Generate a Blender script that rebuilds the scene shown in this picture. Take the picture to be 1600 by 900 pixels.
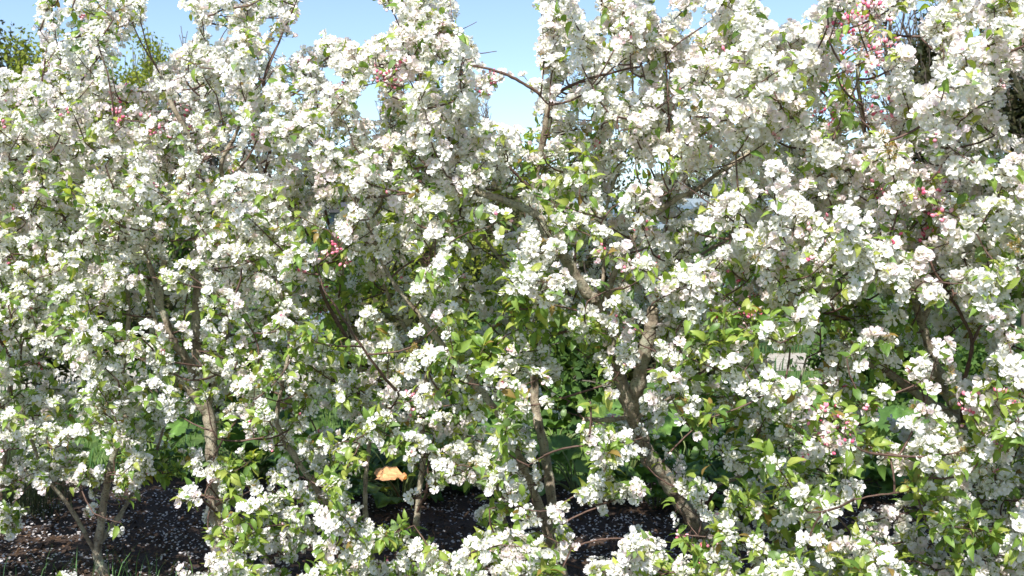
import bpy, math, random
import numpy as np
from mathutils import Vector, Matrix
random.seed(11)
rng = np.random.default_rng(11)
for o in list(bpy.data.objects):
    bpy.data.objects.remove(o)
scene = bpy.context.scene
COL = scene.collection

# ------------------------------------------------------------------ camera
CAM_H, FPX, HORIZON = 1.7, 1556.0, 400.0          # pixels are those of a 1600x900 frame
PITCH = math.atan((450 - HORIZON) / FPX)
cam_d = bpy.data.cameras.new('camera')
cam_d.lens = 35.0
cam_d.sensor_width = 36.0
cam_d.clip_start = 0.05
cam_d.clip_end = 3000
cam_d.dof.use_dof = True
cam_d.dof.focus_distance = 4.4
cam_d.dof.aperture_fstop = 7.0
cam = bpy.data.objects.new('camera', cam_d)
cam.location = (0, 0, CAM_H)
cam.rotation_euler = (math.pi / 2 - PITCH, 0, 0)
COL.objects.link(cam)
scene.camera = cam

# ------------------------------------------------------------------ sky and sun
SUN_EL, SUN_AZ = math.radians(46), math.radians(200)      # azimuth clockwise from +Y (where the camera looks)
world = bpy.data.worlds.new('World')
scene.world = world
world.use_nodes = True
nt = world.node_tree
bg = nt.nodes['Background']
sky = nt.nodes.new('ShaderNodeTexSky')
sky.sky_type = 'NISHITA'
sky.sun_disc = False
sky.sun_elevation = SUN_EL
sky.sun_rotation = SUN_AZ
sky.air_density = 1.0
sky.dust_density = 0.3
sky.altitude = 600
sky.ozone_density = 1.0
nt.links.new(sky.outputs[0], bg.inputs[0])
bg.inputs[1].default_value = 0.115
sun_d = bpy.data.lights.new('sun', 'SUN')
sun_d.energy = 5.0
sun_d.angle = math.radians(0.5)
sun_d.color = (1.0, 0.968, 0.92)
sun = bpy.data.objects.new('sun', sun_d)
sdir = Vector((math.sin(SUN_AZ) * math.cos(SUN_EL), math.cos(SUN_AZ) * math.cos(SUN_EL), math.sin(SUN_EL)))
sun.rotation_euler = sdir.to_track_quat('Z', 'Y').to_euler()
sun.location = (-6, -8, 14)
COL.objects.link(sun)
scene.render.engine = 'CYCLES'
scene.cycles.max_bounces = 12
scene.cycles.transmission_bounces = 8
scene.cycles.diffuse_bounces = 8
vs = scene.view_settings
vs.view_transform = 'Standard'
vs.look = 'None'
vs.gamma = 1
vs.exposure = 0.88

# ------------------------------------------------------------------ helpers
CP, SP = math.cos(PITCH), math.sin(PITCH)
def at(px, py, D):
    """world point seen at pixel (px, py) whose distance along +Y is D"""
    x = (px - 800) / FPX
    y = -(py - 450) / FPX
    d = np.array([x, CP + y * SP, -SP + y * CP])
    return np.array([0, 0, CAM_H]) + d * (D / d[1])
def proj(P):
    P = np.asarray(P, float)
    q = P - np.array([0, 0, CAM_H])
    z = q[..., 1] * CP - q[..., 2] * SP
    y = q[..., 1] * SP + q[..., 2] * CP
    return 800 + FPX * q[..., 0] / z, 450 - FPX * y / z, z

def tag(o, label=None, cat=None, group=None, kind=None):
    if label: o['label'] = label
    if cat: o['category'] = cat
    if group: o['group'] = group
    if kind: o['kind'] = kind
    return o
def empty(name, loc):
    o = bpy.data.objects.new(name, None)
    o.empty_display_size = 0.1
    o.location = Vector(loc)
    COL.objects.link(o)
    return o
def link_mesh(name, me, parent=None, M=None, base=None):
    o = bpy.data.objects.new(name, me)
    if parent is not None:
        o.parent = parent
    if M is not None:
        M = Matrix(M)
        if base is not None:
            M = Matrix.Translation(-Vector(base)) @ M
        o.matrix_basis = M
    elif base is not None:
        o.matrix_basis = Matrix.Translation(-Vector(base))
    COL.objects.link(o)
    return o
def tri_mesh(name, V, T, mat, col=None, smooth=True):
    V = np.ascontiguousarray(V, np.float32); T = np.ascontiguousarray(T, np.int32)
    me = bpy.data.meshes.new(name)
    me.vertices.add(len(V)); me.vertices.foreach_set('co', V.ravel())
    me.loops.add(T.size); me.loops.foreach_set('vertex_index', T.ravel())
    me.polygons.add(len(T))
    me.polygons.foreach_set('loop_start', np.arange(0, T.size, 3, dtype=np.int32))
    me.polygons.foreach_set('use_smooth', np.full(len(T), smooth))
    if col is not None:
        a = me.color_attributes.new('Col', 'FLOAT_COLOR', 'POINT')
        c = np.ones((len(V), 4), np.float32); c[:, :3] = col
        a.data.foreach_set('color', c.ravel())
    me.update(calc_edges=True)
    me.materials.append(mat)
    return me
def quads(Q):
    Q = np.asarray(Q)
    return np.concatenate([Q[:, [0, 1, 2]], Q[:, [0, 2, 3]]])
class Acc:
    """collects triangles that belong to ONE object"""
    def __init__(s): s.V, s.T, s.C, s.n = [], [], [], 0
    def add(s, V, T, C=None):
        V = np.asarray(V, float)
        s.V.append(V); s.T.append(np.asarray(T) + s.n); s.n += len(V)
        s.C.append(np.broadcast_to(np.array([1., 1, 1]) if C is None else np.asarray(C, float), (len(V), 3)))
    def mesh(s, name, mat, smooth=True):
        return tri_mesh(name, np.concatenate(s.V), np.concatenate(s.T), mat, np.concatenate(s.C), smooth)
def crom(P, n):
    P = np.asarray(P, float)
    if len(P) < 3:
        t = np.linspace(0, 1, n + 1)[:, None]
        return P[0] * (1 - t) + P[-1] * t
    Q = np.vstack([2 * P[0] - P[1], P, 2 * P[-1] - P[-2]])
    out = []
    for i in range(len(P) - 1):
        p0, p1, p2, p3 = Q[i:i + 4]
        for k in range(n):
            t = k / n
            out.append(.5 * ((2 * p1) + (-p0 + p2) * t + (2 * p0 - 5 * p1 + 4 * p2 - p3) * t * t + (-p0 + 3 * p1 - 3 * p2 + p3) * t ** 3))
    out.append(P[-1])
    return np.array(out)
def tube(P, R, sides=6, rough=0.0, cap=True):
    P = np.asarray(P, float); R = np.asarray(R, float); n = len(P)
    Tn = np.gradient(P, axis=0); Tn /= np.linalg.norm(Tn, axis=1)[:, None] + 1e-9
    a = np.array([1., 0.1, 0.05]) if abs(Tn[0][0]) < .8 else np.array([0, 1., .1])
    N = np.cross(Tn[0], a); N /= np.linalg.norm(N)
    V = np.empty((n, sides, 3))
    th = np.linspace(0, 2 * math.pi, sides, endpoint=False)
    for i in range(n):
        N = N - Tn[i] * N.dot(Tn[i]); N /= np.linalg.norm(N) + 1e-9
        B = np.cross(Tn[i], N)
        r = R[i] * (1 + rough * rng.normal(size=sides)) if rough else np.full(sides, R[i])
        V[i] = P[i] + (np.cos(th) * r)[:, None] * N + (np.sin(th) * r)[:, None] * B
    i = np.arange(n - 1)[:, None]; j = np.arange(sides)[None]
    q = np.stack([i * sides + j, i * sides + (j + 1) % sides, (i + 1) * sides + (j + 1) % sides, (i + 1) * sides + j], -1).reshape(-1, 4)
    V = V.reshape(-1, 3); T = quads(q)
    if cap:
        V = np.vstack([V, P[-1] + Tn[-1] * R[-1] * .5]); e = (n - 1) * sides
        T = np.vstack([T, [[e + k, e + (k + 1) % sides, n * sides] for k in range(sides)]])
    return V, T
def frame(z, spin):
    z = z / (np.linalg.norm(z) + 1e-9)
    a = np.array([0., 0, 1]) if abs(z[2]) < .9 else np.array([1., 0, 0])
    x = np.cross(a, z); x /= np.linalg.norm(x); y = np.cross(z, x)
    c, s = math.cos(spin), math.sin(spin)
    return np.stack([x * c + y * s, -x * s + y * c, z], 1)      # columns
def unit(v):
    v = np.asarray(v, float)
    return v / (math.sqrt(v[0] * v[0] + v[1] * v[1] + (v[2] * v[2] if len(v) > 2 else 0)) + 1e-9)

# ------------------------------------------------------------------ materials
def new_mat(name):
    m = bpy.data.materials.new(name); m.use_nodes = True
    t = m.node_tree; t.nodes.clear()
    out = t.nodes.new('ShaderNodeOutputMaterial')
    return m, t, out
def N(t, kind, **kw):
    n = t.nodes.new(kind)
    for k, v in kw.items():
        if k in n.inputs.keys(): n.inputs[k].default_value = v
        else: setattr(n, k, v)
    return n
def thin_mat(name, trans, gloss, rough, tcol=(1, 1, 1), noise=None, veins=0):
    """leaf or petal: colour from the piece, light passes through"""
    m, t, out = new_mat(name)
    at_ = N(t, 'ShaderNodeAttribute', attribute_name='Col')
    src = at_.outputs['Color']
    if noise:
        tc = N(t, 'ShaderNodeTexCoord')
        nz = N(t, 'ShaderNodeTexNoise'); nz.inputs['Scale'].default_value = noise[0]; nz.inputs['Detail'].default_value = 3
        t.links.new(tc.outputs['Object'], nz.inputs['Vector'])
        mr = N(t, 'ShaderNodeMapRange'); mr.inputs[3].default_value = 1 - noise[1]; mr.inputs[4].default_value = 1 + noise[1]
        t.links.new(nz.outputs[0], mr.inputs[0])
        mx = N(t, 'ShaderNodeVectorMath', operation='SCALE')
        t.links.new(src, mx.inputs[0]); t.links.new(mr.outputs[0], mx.inputs['Scale'])
        src = mx.outputs[0]
    df = N(t, 'ShaderNodeBsdfPrincipled'); df.inputs['Roughness'].default_value = rough
    df.inputs['Specular IOR Level'].default_value = gloss
    t.links.new(src, df.inputs['Base Color'])
    tr = N(t, 'ShaderNodeBsdfTranslucent')
    tm = N(t, 'ShaderNodeVectorMath', operation='MULTIPLY'); tm.inputs[1].default_value = tcol
    t.links.new(src, tm.inputs[0]); t.links.new(tm.outputs[0], tr.inputs['Color'])
    mix = N(t, 'ShaderNodeMixShader'); mix.inputs[0].default_value = trans
    t.links.new(df.outputs[0], mix.inputs[1]); t.links.new(tr.outputs[0], mix.inputs[2])
    t.links.new(mix.outputs[0], out.inputs[0])
    return m
def rock_mat(name, stops, scale, detail=9, rough=.9, bump=.3, bscale=None, stretch=(1, 1, 1), usecol=False, bdist=.01):
    m, t, out = new_mat(name)
    tc = N(t, 'ShaderNodeTexCoord')
    mp = N(t, 'ShaderNodeMapping'); mp.inputs['Scale'].default_value = stretch
    t.links.new(tc.outputs['Object'], mp.inputs[0])
    nz = N(t, 'ShaderNodeTexNoise'); nz.inputs['Scale'].default_value = scale; nz.inputs['Detail'].default_value = detail
    nz.inputs['Roughness'].default_value = .65
    t.links.new(mp.outputs[0], nz.inputs['Vector'])
    cr = N(t, 'ShaderNodeValToRGB')
    el = cr.color_ramp.elements
    while len(el) < len(stops): el.new(.5)
    for e, (p, c) in zip(el, stops): e.position = p; e.color = (*c, 1)
    t.links.new(nz.outputs[0], cr.inputs[0])
    src = cr.outputs[0]
    if usecol:
        a = N(t, 'ShaderNodeAttribute', attribute_name='Col')
        mu = N(t, 'ShaderNodeVectorMath', operation='MULTIPLY')
        t.links.new(src, mu.inputs[0]); t.links.new(a.outputs['Color'], mu.inputs[1]); src = mu.outputs[0]
    b = N(t, 'ShaderNodeBsdfPrincipled'); b.inputs['Roughness'].default_value = rough
    b.inputs['Specular IOR Level'].default_value = .3
    t.links.new(src, b.inputs['Base Color'])
    if bump:
        n2 = N(t, 'ShaderNodeTexNoise'); n2.inputs['Scale'].default_value = bscale or scale * 2; n2.inputs['Detail'].default_value = 5
        t.links.new(mp.outputs[0], n2.inputs['Vector'])
        bp = N(t, 'ShaderNodeBump'); bp.inputs['Strength'].default_value = bump; bp.inputs['Distance'].default_value = bdist
        t.links.new(n2.outputs[0], bp.inputs['Height']); t.links.new(bp.outputs[0], b.inputs['Normal'])
    t.links.new(b.outputs[0], out.inputs[0])
    return m
M_petal = thin_mat('petal', .5, .12, .65, (1.0, 1.0, 1.0))
M_leaf = thin_mat('leaf', .5, .4, .4, (1.4, 1.3, .5), noise=(60, .16))
M_bigleaf = thin_mat('broad_leaf', .28, .35, .45, (1.3, 1.25, .5), noise=(25, .3))
M_bgleaf = thin_mat('far_leaf', .35, .15, .6, (1.2, 1.2, .6))
M_grass = thin_mat('grass', .3, .2, .5, (1.3, 1.2, .5))
M_bud = thin_mat('bud', .1, .3, .4)
M_stalk = thin_mat('stalk', .15, .2, .5)
def bark_mat():
    m, t, out = new_mat('bark')
    tc = N(t, 'ShaderNodeTexCoord')
    def noise(scale, stretch, detail=5):
        mp = N(t, 'ShaderNodeMapping'); mp.inputs['Scale'].default_value = stretch; t.links.new(tc.outputs['Object'], mp.inputs[0])
        n = N(t, 'ShaderNodeTexNoise'); n.inputs['Scale'].default_value = scale; n.inputs['Detail'].default_value = detail; n.inputs['Roughness'].default_value = .65
        t.links.new(mp.outputs[0], n.inputs['Vector']); return n.outputs[0], mp
    def ramp(src, stops):
        cr = N(t, 'ShaderNodeValToRGB'); el = cr.color_ramp.elements
        while len(el) < len(stops): el.new(.5)
        for e, (p, c) in zip(el, stops): e.position = p; e.color = (*c, 1)
        t.links.new(src, cr.inputs[0]); return cr.outputs[0]
    def mix(f, a_, b_):
        x = N(t, 'ShaderNodeMix', data_type='RGBA'); t.links.new(f, x.inputs[0]); t.links.new(a_, x.inputs[6])
        if isinstance(b_, tuple): x.inputs[7].default_value = (*b_, 1)
        else: t.links.new(b_, x.inputs[7])
        return x.outputs[2]
    n1, _ = noise(24, (1, 1, .5))
    col = ramp(n1, [(.28, (.08, .06, .045)), (.43, (.23, .185, .135)), (.58, (.36, .31, .23)), (.75, (.44, .40, .31))])
    n2, _ = noise(9, (1, 1, 1))
    col = mix(ramp(n2, [(.52, (0, 0, 0)), (.64, (.75, .75, .75))]), col, (.34, .35, .26))          # lichen
    vo = N(t, 'ShaderNodeTexVoronoi'); mp = N(t, 'ShaderNodeMapping'); mp.inputs['Scale'].default_value = (45, 45, 110)
    t.links.new(tc.outputs['Object'], mp.inputs[0]); t.links.new(mp.outputs[0], vo.inputs['Vector']); vo.inputs['Scale'].default_value = 1
    spots = ramp(vo.outputs['Distance'], [(.12, (.8, .8, .8)), (.3, (0, 0, 0))])
    col = mix(spots, col, (.05, .036, .028))                                                       # lenticels and cracks
    p = N(t, 'ShaderNodeBsdfPrincipled'); p.inputs['Roughness'].default_value = .85; p.inputs['Specular IOR Level'].default_value = .25
    t.links.new(col, p.inputs['Base Color'])
    n3, _ = noise(70, (1, 1, .6), 6)
    bp = N(t, 'ShaderNodeBump'); bp.inputs['Strength'].default_value = 1; bp.inputs['Distance'].default_value = .014
    t.links.new(n3, bp.inputs['Height']); t.links.new(bp.outputs[0], p.inputs['Normal']); t.links.new(p.outputs[0], out.inputs[0])
    return m
M_bark = bark_mat()
M_twig = rock_mat('young_bark', [(.3, (.055, .03, .025)), (.6, (.13, .08, .06)), (.8, (.2, .16, .12))], 40, rough=.65, bump=.4)
M_cut = rock_mat('cut_wood', [(.3, (.45, .36, .24)), (.7, (.6, .52, .38))], 40, rough=.8, bump=.1)
M_farbark = rock_mat('far_bark', [(.3, (.07, .055, .045)), (.7, (.16, .135, .11))], 6, rough=.9, bump=.2)
M_mulch = rock_mat('mulch', [(.3, (.013, .009, .007)), (.5, (.046, .028, .018)), (.75, (.10, .06, .038))], 45, rough=.95, bump=1, bscale=70, bdist=.02)
M_chip = rock_mat('wood_chip', [(.3, (.5, .5, .5)), (.7, (1, 1, 1))], 50, rough=.9, bump=.4, usecol=True)
M_gravel = rock_mat('gravel', [(.32, (.17, .15, .115)), (.45, (.33, .30, .25)), (.55, (.42, .385, .33)), (.7, (.52, .48, .42))], 9, rough=.95, bump=.6, bscale=160)
M_lawn = rock_mat('lawn', [(.3, (.045, .085, .02)), (.55, (.08, .14, .03)), (.75, (.13, .17, .045))], 3, rough=.95, bump=.6, bscale=40, bdist=.04)

# ------------------------------------------------------------------ the setting
def sheet(name, x0, x1, y0, y1, nx, ny, z, mat, amp=0., sc=1., rim=None):
    X, Y = np.meshgrid(np.linspace(x0, x1, nx + 1), np.linspace(y0, y1, ny + 1))
    Z = np.full_like(X, z)
    if amp:
        for k in range(14):
            a = rng.uniform(0, 6.28); f = sc * rng.uniform(.5, 3); p = rng.uniform(0, 6.28)
            Z += amp / 4 * np.sin((X * math.cos(a) + Y * math.sin(a)) * f + p)
    V = np.stack([X, Y, Z], -1).reshape(-1, 3)
    i, j = np.meshgrid(np.arange(nx), np.arange(ny))
    a = (j * (nx + 1) + i).ravel()
    T = quads(np.stack([a, a + 1, a + nx + 2, a + nx + 1], -1))
    o = link_mesh(name, tri_mesh(name, V, T, mat, np.ones((len(V), 3))))
    tag(o, kind='structure')
    return o
sheet('lawn', -600, 600, -40, 1400, 8, 8, -0.03, M_lawn)
sheet('mulch_bed', -7, 6, 1.0, 7.6, 200, 100, 0.0, M_mulch, amp=.012, sc=9)
# the gravel path behind the bed runs away to the right
pa, pb = np.array([-14., 12.6]), np.array([16., 18.6])
pd = unit(pb - pa); pn = np.array([-pd[1], pd[0]])
Lp = np.linalg.norm(pb - pa); V = []
nseg = 80
for i in range(nseg + 1):
    c = pa + pd * Lp * i / nseg
    for w in (-1, -.4, .4, 1):
        e = c + pn * (w * 1.25 + (.07 * math.sin(i * 1.7 + w * 9) if abs(w) == 1 else 0))
        V.append((e[0], e[1], -.018 if abs(w) < 1 else -.026))
T = quads([[i * 4 + k, i * 4 + 4 + k, i * 4 + 5 + k, i * 4 + k + 1][::-1] for i in range(nseg) for k in range(3)])
tag(link_mesh('gravel_path', tri_mesh('gravel_path', np.array(V), T, M_gravel)), kind='structure')

# ------------------------------------------------------------------ flower, leaf and bud shapes (metres)
def flower_shape(open_, seed, pink):
    r = np.random.default_rng(seed)
    V, T, C, n = [], [], [], 0
    R = .0247
    us = [.10, .42, .78, 1.0]; ws = [.05, .27, .37, .19]
    for k in range(5):
        th = k * 2 * math.pi / 5 + r.normal(0, .09)
        tilt = open_ + r.normal(0, .13)
        cup = .55 + r.normal(0, .15)
        L = 1 + r.normal(0, .06); wd = 1 + r.normal(0, .08); tw = r.normal(0, .12)
        ruf = r.normal(0, .05, 12)
        P = []; cc = []
        for a, (u, w) in enumerate(zip(us, ws)):
            for b, s in enumerate((-1, 0, 1)):
                rad = u * L * (.93 if (a == 3 and s == 0) else 1)
                z0 = .20 * (w * abs(s)) ** 2 * 10 * cup * .35 + ruf[a * 3 + b] * u
                ang = tilt + .35 * (u - .5)            # curls inwards towards the tip
                x = rad * math.cos(ang); z = rad * math.sin(ang) + z0 + tw * s * w
                y = s * w * wd
                P.append((x * math.cos(th) - y * math.sin(th), x * math.sin(th) + y * math.cos(th), z))
                g = np.array([.90, .89, .89])
                if a == 0: g = np.array([.74, .76, .52])
                f = pink * (.35 + .65 * (u ** 2)) * (1.15 if s else .8)
                cc.append(g * (1 - f) + np.array([.80, .34, .46]) * f)
        q = [(a * 3 + b, a * 3 + b + 1, a * 3 + b + 4, a * 3 + b + 3) for a in range(3) for b in range(2)]
        V += P; C += cc; T.append(quads(q) + n); n += 12
    for k in range(7):                                # stamens
        th = k * 6.283 / 7 + r.normal(0, .2); t2 = th + .5
        h = .32 + r.normal(0, .05); w = .16 + .1 * r.random()
        V += [(.03 * math.cos(th), .03 * math.sin(th), .05), (.03 * math.cos(t2), .03 * math.sin(t2), .05),
              (w * math.cos(th) + .03, w * math.sin(th), h), (w * math.cos(th) - .03, w * math.sin(th) + .03, h)]
        C += [(.6, .62, .3), (.6, .62, .3), (.75, .58, .18), (.75, .58, .18)]
        T.append(np.array([[0, 1, 2], [0, 2, 3]]) + n); n += 4
    V += [(0, 0, -.2)] + [(.13 * math.cos(a), .13 * math.sin(a), .02) for a in np.arange(5) * 1.2566]
    C += [(.16, .17, .05)] * 6
    T.append(np.array([[0, 1 + (k + 1) % 5, 1 + k] for k in range(5)]) + n)
    return np.array(V) * R, np.concatenate(T), np.array(C)
OPEN = [.08, .14, .2, .26, .33, .42, .55, .9]
FLOWERS = []
for pk in (.012, .075, .28):
    for k, op in enumerate(OPEN):
        FLOWERS.append(flower_shape(op + (.15 if pk > .1 else 0), 50 + len(FLOWERS), pk))
def flower_lod(shape):
    V, T, C = shape
    nv, nt_, nc = [], [], []
    for k in range(5):
        P = V[k * 12:k * 12 + 12]; c = C[k * 12:k * 12 + 12]
        idx = [1, 6, 7, 8, 10]
        o = len(nv); nv += list(P[idx]); nc += list(c[idx])
        nt_ += [[o, o + 2, o + 1], [o, o + 3, o + 2], [o + 1, o + 2, o + 4], [o + 2, o + 3, o + 4]]
    for k in (0, 2, 5):
        o = len(nv); i = 60 + 4 * k; nv += list(V[i:i + 4]); nc += list(C[i:i + 4]); nt_ += [[o, o + 1, o + 2], [o, o + 2, o + 3]]
    return np.array(nv), np.array(nt_), np.array(nc)
def flower_kite(shape):
    V, T, C = shape; nv, nt_, nc = [], [], []
    for k in range(5):
        idx = [k * 12 + q for q in (1, 6, 8, 10)]; o = len(nv)
        nv += list(V[idx]); nc += list(C[idx]); nt_ += [[o, o + 3, o + 1], [o, o + 2, o + 3]]
    return np.array(nv), np.array(nt_), np.array(nc)
def spent_shape(seed):
    r = np.random.default_rng(seed); V, T, C, n = [], [], [], 0
    for k in range(9):
        d = unit(np.array([r.normal(), r.normal(), 1.1])); p = np.cross(d, [0, .3, 1]); p = unit(p)
        V += [-p * .03, p * .03, d * .5 + p * .05, d * .5 - p * .05]; C += [(.32, .30, .1)] * 2 + [(.45, .26, .09)] * 2
        T.append(np.array([[0, 1, 2], [0, 2, 3]]) + n); n += 4
    for k in range(5):
        th = k * 1.2566; c, s = math.cos(th), math.sin(th)
        V += [(0, 0, -.15), (.34 * c - .07 * s, .34 * s + .07 * c, .02), (.34 * c + .07 * s, .34 * s - .07 * c, .02)]
        C += [(.2, .2, .07)] * 3; T.append(np.array([[0, 1, 2]]) + n); n += 3
    return np.array(V) * .0255, np.concatenate(T), np.array(C)
SPENT0 = len(FLOWERS)
FLOWER_LOD = [flower_lod(f) for f in FLOWERS]
FLOWERS += [spent_shape(900 + k) for k in range(3)]
FLOWER_LOD += FLOWERS[SPENT0:]
FLOWER_KITE = [flower_kite(f) for f in FLOWERS[:SPENT0]] + FLOWERS[SPENT0:]
def leaf_shape(seed, tint):
    r = np.random.default_rng(seed)
    bend = r.uniform(.15, .75); fold = r.uniform(.15, .5); curl = r.normal(0, .12)
    us = [0, .16, .42, .7, .9, 1.0]; ws = [.02, .19, .27, .2, .08, .005]
    V, C = [], []
    for u, w in zip(us, ws):
        a = -bend * u * u
        for s in (-1, 0, 1):
            V.append((s * w + curl * u * u, u * math.cos(a * .5), u * math.sin(a) + fold * abs(s) * w + r.normal(0, .012)))
            C.append(np.array(tint) * (1.25 if s == 0 else 1.0) * (.92 + .16 * r.random()))
    T = quads([(a * 3 + b, a * 3 + b + 1, a * 3 + b + 4, a * 3 + b + 3) for a in range(5) for b in range(2)])
    return np.array(V), T, np.array(C)
LEAF_TINTS = [(.16, .26, .055), (.105, .19, .042), (.215, .315, .065), (.275, .355, .075), (.33, .375, .09), (.175, .265, .1)]
LEAVES = [leaf_shape(300 + 10 * i + k, t) for i, t in enumerate(LEAF_TINTS) for k in range(3)]
LEAVES.append(leaf_shape(777, (.27, .19, .06)))
def leaf_lod(l):
    V, T, C = l; i = [1, 6, 7, 8, 16]
    return V[i], np.array([[0, 2, 1], [0, 3, 2], [1, 2, 4], [2, 3, 4]]), C[i]
LEAF_LOD = [leaf_lod(l) for l in LEAVES]
def bud_shape(seed, tint):
    V, T, C = [], [], []
    rings = [(-.5, .25), (-.15, .46), (.25, .42), (.6, .2)]
    for z, w in rings:
        for k in range(6):
            V.append((w * math.cos(k * 1.0472), w * math.sin(k * 1.0472), z)); C.append(np.array(tint) * (1 if z > -.3 else .5))
    T = quads([(a * 6 + k, a * 6 + (k + 1) % 6, a * 6 + 6 + (k + 1) % 6, a * 6 + 6 + k) for a in range(3) for k in range(6)])
    V += [(0, 0, .72), (0, 0, -.7)]; C += [tint, (.12, .14, .04)]
    T = np.vstack([T, [[18 + k, 18 + (k + 1) % 6, 24] for k in range(6)], [[(k + 1) % 6, k, 25] for k in range(6)]])
    return np.array(V) * .0115, T, np.array(C)
BUDS = [bud_shape(1, c) for c in [(.70, .12, .22), (.76, .24, .33), (.80, .42, .48), (.84, .60, .62)]]
BUD_LOD = [(V[[0, 8, 10, 24, 25]], np.array([[0, 1, 3], [1, 2, 3], [2, 0, 3], [1, 0, 4], [2, 1, 4], [0, 2, 4]]), C[[0, 8, 10, 24, 25]]) for V, T, C in BUDS]

# ------------------------------------------------------------------ what grows where (hundred-pixel cells of the view)
F = np.array([
 [.30,.62,.45,.72,.55,.55,.85,.45,.62,.72,.76,.80,.72,.62,.66,.85],
 [.75,.76,.72,.85,.76,.78,.86,.70,.65,.76,.85,.85,.85,.62,.76,.70],
 [.90,.86,.80,.80,.77,.86,.90,.85,.72,.72,.80,.76,.90,.76,.80,.80],
 [.86,.86,.76,.72,.80,.80,.80,.66,.66,.75,.70,.76,.80,.86,.76,.86],
 [.76,.70,.52,.70,.66,.52,.58,.60,.60,.60,.76,.76,.80,.86,.76,.86],
 [.66,.66,.46,.60,.60,.56,.56,.56,.48,.52,.60,.60,.45,.52,.48,.50],
 [.66,.60,.48,.55,.56,.60,.70,.64,.36,.40,.56,.58,.58,.46,.52,.60],
 [.45,.45,.42,.48,.48,.36,.52,.55,.42,.26,.30,.52,.58,.46,.58,.70],
 [.22,.08,.12,.52,.52,.6,.5,.55,.5,.42,.5,.6,.66,.64,.68,.70]])
G = np.array([0.5,.52,.6,.85,1.4,1.7,1.75,1.75,1.75])       # leafiness by row
GAPS = [
 [(-200,-90),(46,-90),(50,50),(70,62),(64,108),(-200,118)], [(92,-20),(101,25),(106,60),(84,78),(90,45)],
 [(226,-60),(283,-60),(288,22),(310,50),(270,92),(244,126),(184,136),(176,76),(206,56),(226,40)],
 [(318,46),(350,40),(366,60),(332,82)], [(470,-60),(564,-60),(590,8),(628,36),(598,58),(560,70),(520,67),(495,57),(472,74),(442,102),(424,74),(460,52)],
 [(505,104),(532,104),(532,132),(508,132)], [(684,-90),(846,-90),(842,80),(850,136),(800,114),(758,90),(728,72),(716,24)],
 [(740,156),(800,122),(850,152),(836,190),(790,200),(758,190)], [(560,138),(602,138),(596,192),(568,200)], [(640,118),(664,126),(655,150),(642,148)],
 [(892,-30),(932,-30),(936,28),(902,44)], [(1016,-30),(1056,-30),(1058,24),(1030,34)], [(1072,28),(1104,34),(1100,62),(1076,62)],
 [(1182,-40),(1290,-40),(1286,20),(1230,40),(1190,30)], [(985,118),(1002,118),(1000,150),(984,150)], [(1396,20),(1452,12),(1448,62),(1410,72)],
 [(1416,62),(1462,70),(1462,130),(1424,130)], [(1566,120),(1620,110),(1620,225),(1578,220),(1562,170)],
 [(40,772),(140,765),(150,905),(36,905)], [(-10,842),(60,842),(60,960),(-10,960)], [(176,782),(320,790),(326,905),(172,905)],
 [(556,732),(640,716),(640,800),(560,800)], [(676,770),(736,765),(740,850),(680,850)], [(888,795),(990,800),(975,880),(890,890)],
 [(1192,538),(1284,546),(1270,596),(1200,600)], [(1005,800),(1060,800),(1060,830),(1010,830)], [(850,650),(905,660),(900,730),(858,700)],
 [(1385,600),(1440,612),(1440,668),(1395,660)], [(1484,545),(1530,540),(1530,585),(1490,590)], [(1335,720),(1365,720),(1372,800),(1340,800)],
 [(524,314),(548,314),(548,346),(524,346)], [(1095,715),(1130,720),(1130,790),(1095,790)], [(1035,650),(1090,655),(1085,720),(1040,715)]]
def inside(poly, x, y):
    c = False; n = len(poly)
    for i in range(n):
        x1, y1 = poly[i]; x2, y2 = poly[i - 1]
        if (y1 > y) != (y2 > y) and x < (x2 - x1) * (y - y1) / (y2 - y1) + x1: c = not c
    return c
GAPMAP = {}
for _g in GAPS:
    for _i in range(int(min(p[0] for p in _g) // 4) - 5, int(max(p[0] for p in _g) // 4) + 6):
        for _j in range(int(min(p[1] for p in _g) // 4) - 5, int(max(p[1] for p in _g) // 4) + 6):
            _x, _y = _i * 4 + 2, _j * 4 + 2; _a = .45 if _y < 240 else 1          # ragged edges, as twigs leave them
            if inside(_g, _x + _a * (13 * math.sin(_y / 13 + _x / 41) + 8 * math.sin(_y / 5.3)), _y + _a * (12 * math.sin(_x / 15 - _y / 37) + 8 * math.sin(_x / 6.1))): GAPMAP[(_i, _j)] = 1
def gap(x, y): return (int(x // 4), int(y // 4)) in GAPMAP
def proj1(p):
    qx, qy, qz = float(p[0]), float(p[1]), float(p[2]) - CAM_H
    z = qy * CP - qz * SP
    return 800 + FPX * qx / z, 450 - FPX * (qy * SP + qz * CP) / z, z
def bilin(A, px, py):
    gx = min(max(px / 100 - .5, 0), A.shape[1] - 1.001); gy = min(max(py / 100 - .5, 0), A.shape[0] - 1.001)
    i, j = int(gx), int(gy); fx, fy = gx - i, gy - j
    return (A[j, i] * (1 - fx) + A[j, i + 1] * fx) * (1 - fy) + (A[j + 1, i] * (1 - fx) + A[j + 1, i + 1] * fx) * fy
def Dc(px): return 5.16 - 1.14 * min(max(px, -250), 1850) / 1600
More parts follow.
